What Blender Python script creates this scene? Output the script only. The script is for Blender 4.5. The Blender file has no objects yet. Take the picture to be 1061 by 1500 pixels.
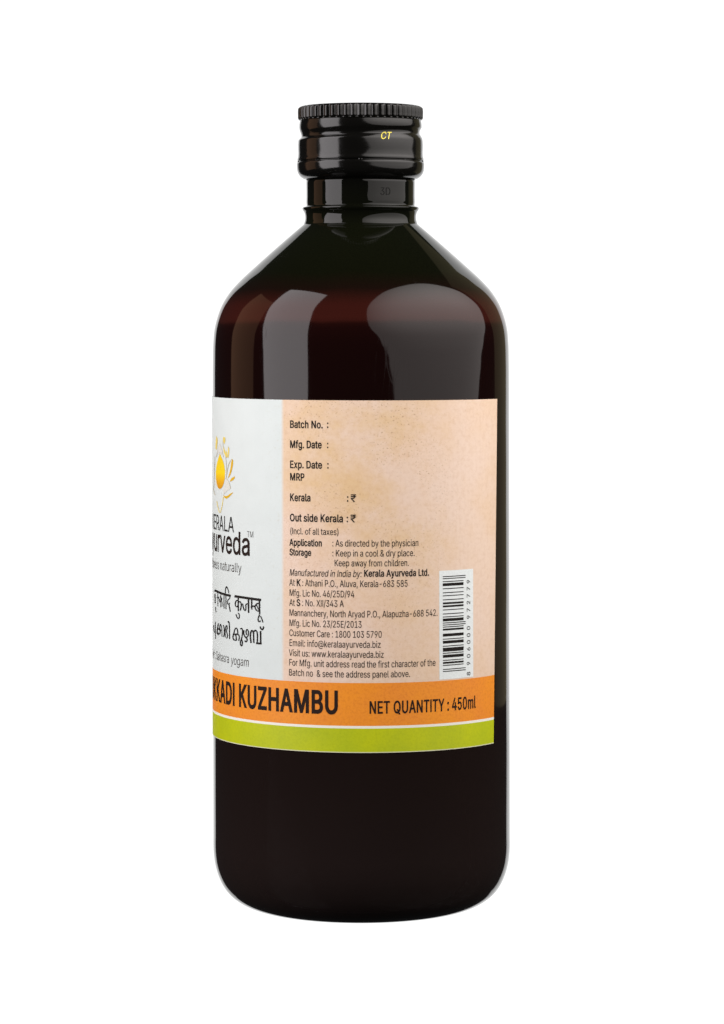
import bpy, bmesh, math, random
from mathutils import Vector, Matrix

# ------------------------------------------------------------------ scale
# one unit of layout ("px") is 0.16 mm; the bottle is 19 cm tall, 69 mm wide
S = 0.00016
YB = 1325.0            # height line of the bottle's base
YH = 470.0             # height line of the lens
DIST = 4800.0          # lens to bottle axis
LEAN = 0.0016          # the bottle leans a hair to the left
R0 = 217.0             # body radius
def Z(y): return (YB - y) * S

C = bpy.context.scene.collection
scene = bpy.context.scene

# ------------------------------------------------------------------ camera
cam_d = bpy.data.cameras.new('camera')
cam = bpy.data.objects.new('camera', cam_d); C.objects.link(cam)
cam.location = (0.4 * S, -DIST * S, Z(YH))
cam.rotation_euler = (math.radians(90), 0, 0)
cam_d.sensor_fit = 'VERTICAL'
cam_d.sensor_height = 36.0
cam_d.lens = 36.0 * DIST / 1500.0
cam_d.shift_y = -(750 - YH) / 1500.0
cam_d.clip_start = 0.01
cam_d.clip_end = 50
scene.camera = cam

# ------------------------------------------------------------------ world: an unlit studio
world = bpy.data.worlds.new('World'); scene.world = world
world.use_nodes = True
bg = world.node_tree.nodes['Background']
bg.inputs[0].default_value = (0.9, 0.95, 1.0, 1)
bg.inputs[1].default_value = 0.02

vs = scene.view_settings
vs.view_transform = 'Standard'; vs.look = 'None'; vs.exposure = 0; vs.gamma = 1
vs.use_curve_mapping = False

# ------------------------------------------------------------------ lamps
def softbox(name, az, d_bot, z_bot, d_top, z_top, width, radiance, col=(1, 1, 1), fall=None, shape='RECTANGLE', roll=0):
    """a leaning panel: its foot stands d_bot from the bottle in direction az (0 = towards the lens, + = right), its head d_top"""
    a = math.radians(az); out = Vector((math.sin(a), -math.cos(a), 0))
    foot = out * d_bot + Vector((0, 0, z_bot)); head = out * d_top + Vector((0, 0, z_top))
    up = head - foot; h = up.length; up.normalize()
    side = Vector((-out.y, out.x, 0))                     # to the right as seen from the bottle is -side
    d = bpy.data.lights.new(name, 'AREA'); d.shape = shape
    d.size = width; d.size_y = h; d.energy = radiance * math.pi * width * h; d.color = col
    o = bpy.data.objects.new(name, d); C.objects.link(o)
    zax = side.cross(up); zax.normalize()
    if zax.dot(out) < 0: side = -side; zax = -zax
    m = Matrix((side, up, zax)).transposed().to_4x4() @ Matrix.Rotation(math.radians(roll), 4, 'Z')
    m.translation = (foot + head) / 2
    o.matrix_world = m
    if fall:                                              # brightness falls off across the diffuser cloth
        d.use_nodes = True
        nt = d.node_tree; em = nt.nodes['Emission']
        g = nt.nodes.new('ShaderNodeNewGeometry')
        sub = nt.nodes.new('ShaderNodeVectorMath'); sub.operation = 'SUBTRACT'
        sub.inputs[1].default_value = (fall[0], fall[1], 0)
        sc_ = nt.nodes.new('ShaderNodeVectorMath'); sc_.operation = 'MULTIPLY'
        sc_.inputs[1].default_value = (fall[2], fall[3], 0)
        ln = nt.nodes.new('ShaderNodeVectorMath'); ln.operation = 'LENGTH'
        mr = nt.nodes.new('ShaderNodeMapRange'); mr.interpolation_type = 'SMOOTHSTEP'
        mr.inputs['From Min'].default_value = fall[4]; mr.inputs['From Max'].default_value = fall[5]
        mr.inputs['To Min'].default_value = fall[6]; mr.inputs['To Max'].default_value = fall[7]
        nt.links.new(g.outputs['Parametric'], sub.inputs[0]); nt.links.new(sub.outputs[0], sc_.inputs[0])
        nt.links.new(sc_.outputs[0], ln.inputs[0]); nt.links.new(ln.outputs['Value'], mr.inputs['Value'])
        nt.links.new(mr.outputs[0], em.inputs['Strength'])
    return o
# a narrow strip box on the left, a broad box leaning over on the right, plus two weak lamps added for edge reflections
softbox('strip_softbox', -62.5, 0.44, 0.03, 0.27, 0.63, 0.275, 6.6, (1.0, 0.95, 0.965), roll=9)
softbox('broad_softbox', 62, 0.40, 0.03, 0.17, 0.61, 0.82, 4.0, (1.0, 0.945, 0.915), (0.5, 0.66, 1.0, 1.0, 0.02, 0.55, 1.2, 0.40), 'ELLIPSE')
softbox('added_warm_glow', -102, 0.45, 0.05, 0.40, 0.46, 0.22, 0.8, (1.0, 0.55, 0.32))  # added for the brown reflection on the left flank, no known lamp
softbox('added_rear_lamp', 136, 0.42, 0.0, 0.42, 0.56, 0.20, 0.20, (1.0, 0.86, 0.50))  # unseen lamp added for the olive reflection along the right edge

# ------------------------------------------------------------------ helpers
def P(nt, t, **kw):
    n = nt.nodes.new(t)
    for k, v in kw.items(): setattr(n, k, v)
    return n
def new_mat(name):
    m = bpy.data.materials.new(name); m.use_nodes = True
    return m, m.node_tree, m.node_tree.nodes['Principled BSDF']
def simple(name, col, rough=0.5, spec=0.5):
    m, nt, b = new_mat(name)
    b.inputs['Base Color'].default_value = (*col, 1); b.inputs['Roughness'].default_value = rough
    b.inputs['Specular IOR Level'].default_value = spec
    nz = P(nt, 'ShaderNodeTexNoise'); nz.inputs['Scale'].default_value = 3500; nz.inputs['Detail'].default_value = 3
    mx = P(nt, 'ShaderNodeMix', data_type='RGBA')
    mx.inputs['A'].default_value = (*[c * 0.8 for c in col], 1); mx.inputs['B'].default_value = (*[min(1, c * 1.15 + .002) for c in col], 1)
    tc = P(nt, 'ShaderNodeTexCoord')
    nt.links.new(tc.outputs['Object'], nz.inputs['Vector']); nt.links.new(nz.outputs['Fac'], mx.inputs['Factor'])
    nt.links.new(mx.outputs['Result'], b.inputs['Base Color'])
    return m
def link(name, me, mat=None, parent=None, smooth=True):
    o = bpy.data.objects.new(name, me); C.objects.link(o)
    if mat: me.materials.append(mat)
    if parent: o.parent = parent
    if smooth:
        for p in me.polygons: p.use_smooth = True
    return o
def spline_pts(pts, n=6):
    """smooth curve through (y, r) points with tangents weighted by chord; a point with a third value stays a corner"""
    m = len(pts); q = [Vector(p[:2]) for p in pts]
    h = [max(1e-6, (q[i + 1] - q[i]).length) for i in range(m - 1)]
    d = [(q[i + 1] - q[i]) / h[i] for i in range(m - 1)]
    def tan(i):
        if i == 0: return d[0]
        if i == m - 1: return d[-1]
        return (d[i - 1] * h[i] + d[i] * h[i - 1]) / (h[i - 1] + h[i])
    out = []
    for i in range(m - 1):
        t0 = d[i] if len(pts[i]) > 2 else tan(i)
        t1 = d[i] if len(pts[i + 1]) > 2 else tan(i + 1)
        for k in range(n):
            t = k / n
            v = (q[i] * (2 * t ** 3 - 3 * t * t + 1) + t0 * h[i] * (t ** 3 - 2 * t * t + t)
                 + q[i + 1] * (3 * t * t - 2 * t ** 3) + t1 * h[i] * (t ** 3 - t * t))
            out.append((v.x, v.y))
    out.append((pts[-1][0], pts[-1][1]))
    return out
def lathe(prof, seg, fr=None, fz=None, cap_top=True, cap_bot=True):
    bm = bmesh.new(); rings = []
    for (y, r) in prof:
        ring = []
        for i in range(seg):
            a = 2 * math.pi * i / seg
            rr = r + (fr(y, r, a) if fr else 0); yy = y + (fz(y, r, a) if fz else 0)
            ring.append(bm.verts.new((rr * math.sin(a) * S, -rr * math.cos(a) * S, Z(yy))))
        rings.append(ring)
    for a, b in zip(rings, rings[1:]):
        for i in range(seg):
            j = (i + 1) % seg
            bm.faces.new((a[i], b[i], b[j], a[j]))
    if cap_top: bm.faces.new(rings[0])
    if cap_bot: bm.faces.new(rings[-1][::-1])
    bmesh.ops.recalc_face_normals(bm, faces=bm.faces)
    me = bpy.data.meshes.new('m'); bm.to_mesh(me); bm.free()
    return me

# ------------------------------------------------------------------ added clear glass table, glowing white background behind it
def box(name, x0, x1, y0, y1, z0, z1, mat, bev=0.0015):
    bm = bmesh.new(); bmesh.ops.create_cube(bm, size=1)
    for v in bm.verts:
        v.co = ((x0 + x1) / 2 + v.co.x * (x1 - x0), (y0 + y1) / 2 + v.co.y * (y1 - y0), (z0 + z1) / 2 + v.co.z * (z1 - z0))
    bmesh.ops.bevel(bm, geom=bm.edges[:], offset=bev, segments=2, affect='EDGES')
    me = bpy.data.meshes.new('m'); bm.to_mesh(me); bm.free()
    return link(name, me, mat, smooth=False)
m_back, nt, b = new_mat('glowing_white_panel')
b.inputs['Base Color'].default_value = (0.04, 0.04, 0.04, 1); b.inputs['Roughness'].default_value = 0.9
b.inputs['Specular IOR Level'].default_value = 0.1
b.inputs['Emission Color'].default_value = (1, 1, 1, 1); b.inputs['Emission Strength'].default_value = 1.06  # glow put in so the panel stays plain white and shadowless
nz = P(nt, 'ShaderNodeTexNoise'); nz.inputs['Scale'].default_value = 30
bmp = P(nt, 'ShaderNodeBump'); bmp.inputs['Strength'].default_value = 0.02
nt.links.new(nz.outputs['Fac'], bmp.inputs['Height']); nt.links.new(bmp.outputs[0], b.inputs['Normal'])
back = box('backdrop', -0.22, 0.26, 0.440, 0.452, -0.22, 0.45, m_back)
back['kind'] = 'structure'; back['label'] = 'evenly glowing white background panel behind the bottle'
m_glass, nt, b = new_mat('coated_clear_glass')                # clear glass added in place of a white floor that would reflect
out = nt.nodes['Material Output']
tr = P(nt, 'ShaderNodeBsdfTransparent'); tr.inputs[0].default_value = (0.995, 0.997, 0.996, 1)
gl = P(nt, 'ShaderNodeBsdfGlossy'); gl.inputs['Roughness'].default_value = 0.08
ms = P(nt, 'ShaderNodeMixShader'); ms.inputs[0].default_value = 0.006
nt.links.new(tr.outputs[0], ms.inputs[1]); nt.links.new(gl.outputs[0], ms.inputs[2]); nt.links.new(ms.outputs[0], out.inputs['Surface'])
nt.nodes.remove(b)
table = box('tabletop', -0.36, 0.36, -0.30, 0.42, -0.0065, -0.00005, m_glass)
table['kind'] = 'structure'; table['label'] = 'added clear table surface carrying the bottle'

# ------------------------------------------------------------------ materials of the bottle
def body_material():
    m, nt, b = new_mat('dark_amber_plastic')
    tc = P(nt, 'ShaderNodeTexCoord'); sx = P(nt, 'ShaderNodeSeparateXYZ')
    nt.links.new(tc.outputs['Object'], sx.inputs[0])
    # syrup fills it to just under the shoulder: olive plastic above, red brown at its surface, near black below; lightened towards the base in place of missing light
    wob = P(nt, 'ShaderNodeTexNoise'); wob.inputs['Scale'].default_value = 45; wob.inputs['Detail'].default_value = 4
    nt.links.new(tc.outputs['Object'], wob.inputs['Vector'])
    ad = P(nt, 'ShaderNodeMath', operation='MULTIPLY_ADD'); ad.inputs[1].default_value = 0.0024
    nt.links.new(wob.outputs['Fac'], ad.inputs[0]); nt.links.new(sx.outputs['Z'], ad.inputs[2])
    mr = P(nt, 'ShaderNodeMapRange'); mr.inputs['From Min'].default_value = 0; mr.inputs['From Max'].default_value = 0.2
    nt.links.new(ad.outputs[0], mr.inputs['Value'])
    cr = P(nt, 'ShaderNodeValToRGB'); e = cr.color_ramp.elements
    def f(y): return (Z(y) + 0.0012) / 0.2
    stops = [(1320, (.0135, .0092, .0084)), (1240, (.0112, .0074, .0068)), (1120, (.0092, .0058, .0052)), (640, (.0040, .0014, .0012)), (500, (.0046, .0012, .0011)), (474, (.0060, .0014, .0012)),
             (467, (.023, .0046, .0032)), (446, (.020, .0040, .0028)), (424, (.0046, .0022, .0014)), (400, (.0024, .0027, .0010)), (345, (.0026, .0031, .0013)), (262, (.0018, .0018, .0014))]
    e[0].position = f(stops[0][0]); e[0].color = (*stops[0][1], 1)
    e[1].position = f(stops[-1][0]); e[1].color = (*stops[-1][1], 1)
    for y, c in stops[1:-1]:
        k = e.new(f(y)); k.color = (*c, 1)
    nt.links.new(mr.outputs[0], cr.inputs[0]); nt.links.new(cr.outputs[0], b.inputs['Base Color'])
    b.inputs['Specular IOR Level'].default_value = 0.19
    # handling marks: fine hairline scratches and a slightly uneven gloss
    sc_ = P(nt, 'ShaderNodeTexNoise'); sc_.inputs['Scale'].default_value = 60; sc_.inputs['Detail'].default_value = 8
    nt.links.new(tc.outputs['Object'], sc_.inputs['Vector'])
    rr = P(nt, 'ShaderNodeMapRange'); rr.inputs['To Min'].default_value = 0.03; rr.inputs['To Max'].default_value = 0.075
    nt.links.new(sc_.outputs['Fac'], rr.inputs['Value']); 
    def hairlines(rot, loc):
        mp = P(nt, 'ShaderNodeMapping'); mp.inputs['Rotation'].default_value = rot; mp.inputs['Location'].default_value = loc; mp.inputs['Scale'].default_value = (1, 1, .16)
        nt.links.new(tc.outputs['Object'], mp.inputs['Vector'])
        n = P(nt, 'ShaderNodeTexNoise'); n.inputs['Scale'].default_value = 420; n.inputs['Detail'].default_value = 0
        nt.links.new(mp.outputs[0], n.inputs['Vector'])
        a = P(nt, 'ShaderNodeMath', operation='SUBTRACT'); a.inputs[1].default_value = .5; nt.links.new(n.outputs['Fac'], a.inputs[0])
        c = P(nt, 'ShaderNodeMath', operation='ABSOLUTE'); nt.links.new(a.outputs[0], c.inputs[0])
        r = P(nt, 'ShaderNodeMapRange'); r.inputs['From Min'].default_value = 0.002; r.inputs['From Max'].default_value = 0.012
        r.inputs['To Min'].default_value = 1; r.inputs['To Max'].default_value = 0
        nt.links.new(c.outputs[0], r.inputs['Value']); return r.outputs[0]
    hair = P(nt, 'ShaderNodeMath', operation='MAXIMUM')
    nt.links.new(hairlines((.9, .5, .3), (.1, .2, .3)), hair.inputs[0]); nt.links.new(hairlines((-.7, .9, .8), (.5, .1, .7)), hair.inputs[1])
    pn = P(nt, 'ShaderNodeTexNoise'); pn.inputs['Scale'].default_value = 55; pn.inputs['Detail'].default_value = 3
    nt.links.new(tc.outputs['Object'], pn.inputs['Vector'])
    pr = P(nt, 'ShaderNodeMapRange'); pr.inputs['From Min'].default_value = 0.55; pr.inputs['From Max'].default_value = 0.66
    nt.links.new(pn.outputs['Fac'], pr.inputs['Value'])
    hm = P(nt, 'ShaderNodeMath', operation='MULTIPLY'); nt.links.new(hair.outputs[0], hm.inputs[0]); nt.links.new(pr.outputs[0], hm.inputs[1])
    hr = P(nt, 'ShaderNodeMath', operation='MULTIPLY_ADD'); hr.inputs[1].default_value = 0.14
    nt.links.new(hm.outputs[0], hr.inputs[0]); nt.links.new(rr.outputs[0], hr.inputs[2]); nt.links.new(hr.outputs[0], b.inputs['Roughness'])
    w2 = P(nt, 'ShaderNodeTexNoise'); w2.inputs['Scale'].default_value = 35; w2.inputs['Detail'].default_value = 1
    nt.links.new(tc.outputs['Object'], w2.inputs['Vector'])
    bp = P(nt, 'ShaderNodeBump'); bp.inputs['Strength'].default_value = 0.12; bp.inputs['Distance'].default_value = 0.002
    nt.links.new(w2.outputs['Fac'], bp.inputs['Height']); nt.links.new(bp.outputs[0], b.inputs['Normal'])
    return m
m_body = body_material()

def cap_material():
    m, nt, b = new_mat('black_lacquered_metal')
    b.inputs['Base Color'].default_value = (.0022, .0021, .0018, 1)
    b.inputs['Specular IOR Level'].default_value = 0.28
    tc = P(nt, 'ShaderNodeTexCoord'); nz = P(nt, 'ShaderNodeTexNoise')
    nz.inputs['Scale'].default_value = 220; nz.inputs['Detail'].default_value = 5
    nt.links.new(tc.outputs['Object'], nz.inputs['Vector'])
    rr = P(nt, 'ShaderNodeMapRange'); rr.inputs['To Min'].default_value = 0.09; rr.inputs['To Max'].default_value = 0.18
    nt.links.new(nz.outputs['Fac'], rr.inputs['Value']); nt.links.new(rr.outputs[0], b.inputs['Roughness'])
    bp = P(nt, 'ShaderNodeBump'); bp.inputs['Strength'].default_value = 0.08; bp.inputs['Distance'].default_value = 0.0004
    nt.links.new(nz.outputs['Fac'], bp.inputs['Height']); nt.links.new(bp.outputs[0], b.inputs['Normal'])
    return m
m_cap = cap_material()

# ------------------------------------------------------------------ bottle
bottle = bpy.data.objects.new('medicine_bottle', None); C.objects.link(bottle)
bottle.rotation_euler = (0, -LEAN, 0)
bottle['label'] = 'dark amber syrup bottle with black screw cap and white and beige label'
bottle['category'] = 'bottle'

body_prof = [(262, 79.5), (296, 79.5), (302.5, 79.8), (303.5, 84.2, 1), (304.6, 85.2), (307, 85.0), (311, 82.6), (316, 81.3), (322, 81.4), (326.5, 82.6), (328.6, 83.2, 1),
             (336, 92), (352, 110.7), (372, 133.6), (392, 155.9), (410, 175.4), (428, 191.6), (446, 202.8), (464, 209.8), (482, 214.2), (502, 216.1), (530, 216.8), (575, R0, 1), (820, R0, 1), (1215, R0, 1), (1246, 216.6),
             (1262, 214.6), (1277, 210.6), (1291, 204.5), (1303, 196.0), (1313, 184), (1320, 170), (1323.8, 156), (1325, 146)]
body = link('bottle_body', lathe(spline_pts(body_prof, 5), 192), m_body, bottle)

# cap
cap_prof = [(155.6, 60), (155.6, 82), (156.0, 86.4), (157.4, 89.2), (159.2, 90.6), (162, 91.0), (170, 91.0), (174.0, 90.8), (176.0, 89.6), (177.2, 88.8),
            (179.5, 89.1), (184, 89.6), (189, 89.2), (193, 87.6), (196.5, 86.6), (199, 86.8), (201.5, 88.6), (205, 90.7), (210, 91.3), (217, 91.4),
            (225, 91.2), (230, 91.5), (234.5, 92.4), (235.8, 92.0), (236.4, 90.9), (237.4, 90.9), (238.0, 92.2), (239.4, 93.0), (244, 93.2),
            (250, 92.6), (255, 90.8), (259, 87.6), (261.5, 84.2), (262.4, 82.5), (262.4, 79.9)]
NK = 54
def knurl(y, r, a):
    if 156.6 < y < 176.4:
        w = min(1, (y - 156.6) / 2.4, (176.4 - y) / 1.2)
        return w * (2.6 * abs(math.cos(NK * a / 2)) - 2.0)
    if 236 < y < 237.8:                                  # little bridges hold the tear ring
        return 1.3 if abs(((a / (2 * math.pi) * 8 + .5) % 1) - .5) < 0.035 else -0.5
    return 0
def helix(y, r, a):
    if 186 < y < 206:
        w = math.sin((y - 186) / 20 * math.pi)
        return 2.6 * w * math.sin(a + 2.9)
    return 0
cap = link('screw_cap', lathe(spline_pts(cap_prof, 4), NK * 12, knurl, helix, True, False), m_cap, bottle)

# ------------------------------------------------------------------ label: maps between the photo's plane and the paper
def axis_x(y): return 530.1 - (YB - y) * LEAN
def unproj(x, y, R=R0 + 0.8):
    """photo point -> (u along the paper, Y height line)"""
    Y = y; th = 0
    for _ in range(30):
        d = (DIST - R * math.cos(th)) / DIST
        Y = YH + (y - YH) * d
        s = (x - axis_x(Y)) * d / R
        th = math.asin(max(-1, min(1, s)))
    return th * R, Y
def paper(u, Y, R):
    th = u / (R0 + 0.8)
    return (R * math.sin(th) * S, -R * math.cos(th) * S, Z(Y))

U0 = unproj(728.6, 583)[0]; U1 = unproj(723.3, 1086)[0]
UL = -math.radians(118) * R0
YT, YL = 581.3, 1074.2
def label_mesh():
    bm = bmesh.new(); uvl = bm.loops.layers.uv.new('uv')
    nu, nv = 90, 24
    R = R0 + 0.8
    def row(Rr):
        g = []
        for j in range(nv + 1):
            t = j / nv; Y = YT + (YL - YT) * t
            ue = U0 + (U1 - U0) * t
            g.append([bm.verts.new(paper(UL + (ue - UL) * i / nu, Y + 0.004 * (UL + (ue - UL) * i / nu), Rr)) for i in range(nu + 1)])
        return g
    fr = row(R); bk = row(R0 + 0.15)
    coords = {}
    for j in range(nv + 1):
        t = j / nv; ue = U0 + (U1 - U0) * t
        for i in range(nu + 1):
            uv = ((UL + (ue - UL) * i / nu) / 1000, (YT + (YL - YT) * t) / 1000)
            coords[fr[j][i]] = uv; coords[bk[j][i]] = uv
    for j in range(nv):
        for i in range(nu):
            bm.faces.new((fr[j][i], fr[j + 1][i], fr[j + 1][i + 1], fr[j][i + 1]))
            bm.faces.new((bk[j][i], bk[j][i + 1], bk[j + 1][i + 1], bk[j + 1][i]))
    for j in range(nv):
        for i in (0, nu):
            bm.faces.new((fr[j][i], fr[j + 1][i], bk[j + 1][i], bk[j][i]))
    for i in range(nu):
        for j in (0, nv):
            bm.faces.new((fr[j][i], fr[j][i + 1], bk[j][i + 1], bk[j][i]))
    bmesh.ops.recalc_face_normals(bm, faces=bm.faces)
    for f in bm.faces:
        for l in f.loops: l[uvl].uv = coords[l.vert]
    me = bpy.data.meshes.new('m'); bm.to_mesh(me); bm.free()
    return me

def lin(r, g, b):
    def c(v):
        v /= 255
        return v / 12.92 if v <= .04045 else ((v + .055) / 1.055) ** 2.4
    return (c(r), c(g), c(b), 1)

def label_material():
    m, nt, b = new_mat('printed_label_paper')
    L = nt.links.new
    uv = P(nt, 'ShaderNodeUVMap'); uv.uv_map = 'uv'
    sp = P(nt, 'ShaderNodeSeparateXYZ'); L(uv.outputs[0], sp.inputs[0])
    def noise(scale, detail=3, rough=.5, loc=(0, 0, 0), stretch=(1, 1, 1)):
        mp = P(nt, 'ShaderNodeMapping'); mp.inputs['Location'].default_value = loc; mp.inputs['Scale'].default_value = stretch
        L(uv.outputs[0], mp.inputs['Vector'])
        n = P(nt, 'ShaderNodeTexNoise'); n.inputs['Scale'].default_value = scale; n.inputs['Detail'].default_value = detail; n.inputs['Roughness'].default_value = rough
        L(mp.outputs[0], n.inputs['Vector']); return n.outputs['Fac']
    def rng(v, a, c, lo=0., hi=1.):
        r = P(nt, 'ShaderNodeMapRange'); r.inputs['From Min'].default_value = a; r.inputs['From Max'].default_value = c
        r.inputs['To Min'].default_value = lo; r.inputs['To Max'].default_value = hi
        L(v, r.inputs['Value']); return r.outputs[0]
    def mix(f, a, c):
        x = P(nt, 'ShaderNodeMix', data_type='RGBA')
        if isinstance(f, float): x.inputs['Factor'].default_value = f
        else: L(f, x.inputs['Factor'])
        for k, v in (('A', a), ('B', c)):
            if isinstance(v, tuple): x.inputs[k].default_value = v
            else: L(v, x.inputs[k])
        return x.outputs['Result']
    def gt(v, t):
        x = P(nt, 'ShaderNodeMath', operation='GREATER_THAN'); x.inputs[1].default_value = t; L(v, x.inputs[0]); return x.outputs[0]
    def mul(a, c):
        x = P(nt, 'ShaderNodeMath', operation='MULTIPLY'); L(a, x.inputs[0])
        if isinstance(c, float): x.inputs[1].default_value = c
        else: L(c, x.inputs[1])
        return x.outputs[0]
    u, v = sp.outputs['X'], sp.outputs['Y']
    # aged beige panel: pinkish cream, honey blotches, brown specks
    beige = mix(rng(noise(9, 5, .6), .42, .62), BEIGE_A, BEIGE_B)
    um = P(nt, 'ShaderNodeMath', operation='ABSOLUTE'); L(u, um.inputs[0])
    zone = mul(rng(um.outputs[0], .085, .15, 1, .22), rng(v, .78, .90, 1, .35))
    blot = mul(rng(noise(7, 5, .65, (3.1, .7, 0)), .42, .62), zone)
    beige = mix(mul(blot, .8), beige, BEIGE_C)
    spk = mul(mul(rng(noise(360, 2, .5, (.2, .4, 0)), .61, .70), rng(noise(12, 3, .6, (.9, 2.2, 0)), .42, .56)), 1.)
    spk = mul(spk, zone)
    beige = mix(mul(spk, .55), beige, lin(128, 88, 44))
    fine = mul(rng(noise(130, 6, .75), .46, .72), .30)
    beige = mix(fine, beige, lin(196, 150, 105))
    white = mix(rng(noise(30, 4), .4, .7), WHITE_A, WHITE_B)
    dirt = mul(mul(rng(noise(150, 4, .7, (1.4, 0, 0)), .56, .72), rng(u, -.165, -.122)), .35)
    white = mix(dirt, white, lin(198, 196, 176))
    orange = mix(rng(noise(14, 5, .6, (5, 1, 0)), .35, .65), ORANGE_A, ORANGE_B)
    orange = mix(mul(rng(noise(260, 3, .7), .45, .7), .35), orange, lin(196, 100, 26))
    green = mix(rng(noise(16, 5, .6, (2, 7, 0)), .35, .65), GREEN_A, GREEN_B)
    green = mix(mul(rng(noise(260, 3, .7, (4, 4, 0)), .45, .7), .3), green, lin(150, 165, 10))
    ub = unproj(414.8, 800)[0] / 1000
    col = mix(rng(u, ub - .003, ub + .002), white, beige)
    col = mix(gt(v, .9765), col, orange)
    col = mix(gt(v, 1.0366), col, lin(246, 244, 232))
    col = mix(gt(v, 1.0402), col, green)
    col = mix(gt(v, (YL - 1.1) / 1000), col, lin(225, 226, 190))
    hs = P(nt, 'ShaderNodeHueSaturation'); hs.inputs['Value'].default_value = 0.735
    L(col, hs.inputs['Color']); L(hs.outputs[0], b.inputs['Base Color'])
    b.inputs['Roughness'].default_value = 0.55; b.inputs['Specular IOR Level'].default_value = 0.25
    bp = P(nt, 'ShaderNodeBump'); bp.inputs['Strength'].default_value = 0.15; bp.inputs['Distance'].default_value = 0.00012
    L(noise(240, 4, .6), bp.inputs['Height']); L(bp.outputs[0], b.inputs['Normal'])
    return m
BEIGE_A, BEIGE_B, BEIGE_C = lin(236, 212, 194), lin(234, 206, 181), lin(226, 192, 142)
WHITE_A, WHITE_B = lin(220, 229, 227), lin(217, 226, 224)
ORANGE_A, ORANGE_B = lin(248, 154, 36), lin(241, 145, 48)
GREEN_A, GREEN_B = lin(196, 206, 8), lin(182, 196, 22)
label = link('label', label_mesh(), label_material(), bottle, smooth=False)
label['label'] = 'paper wrap label, white front and beige side panel over orange and green bands'

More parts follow.
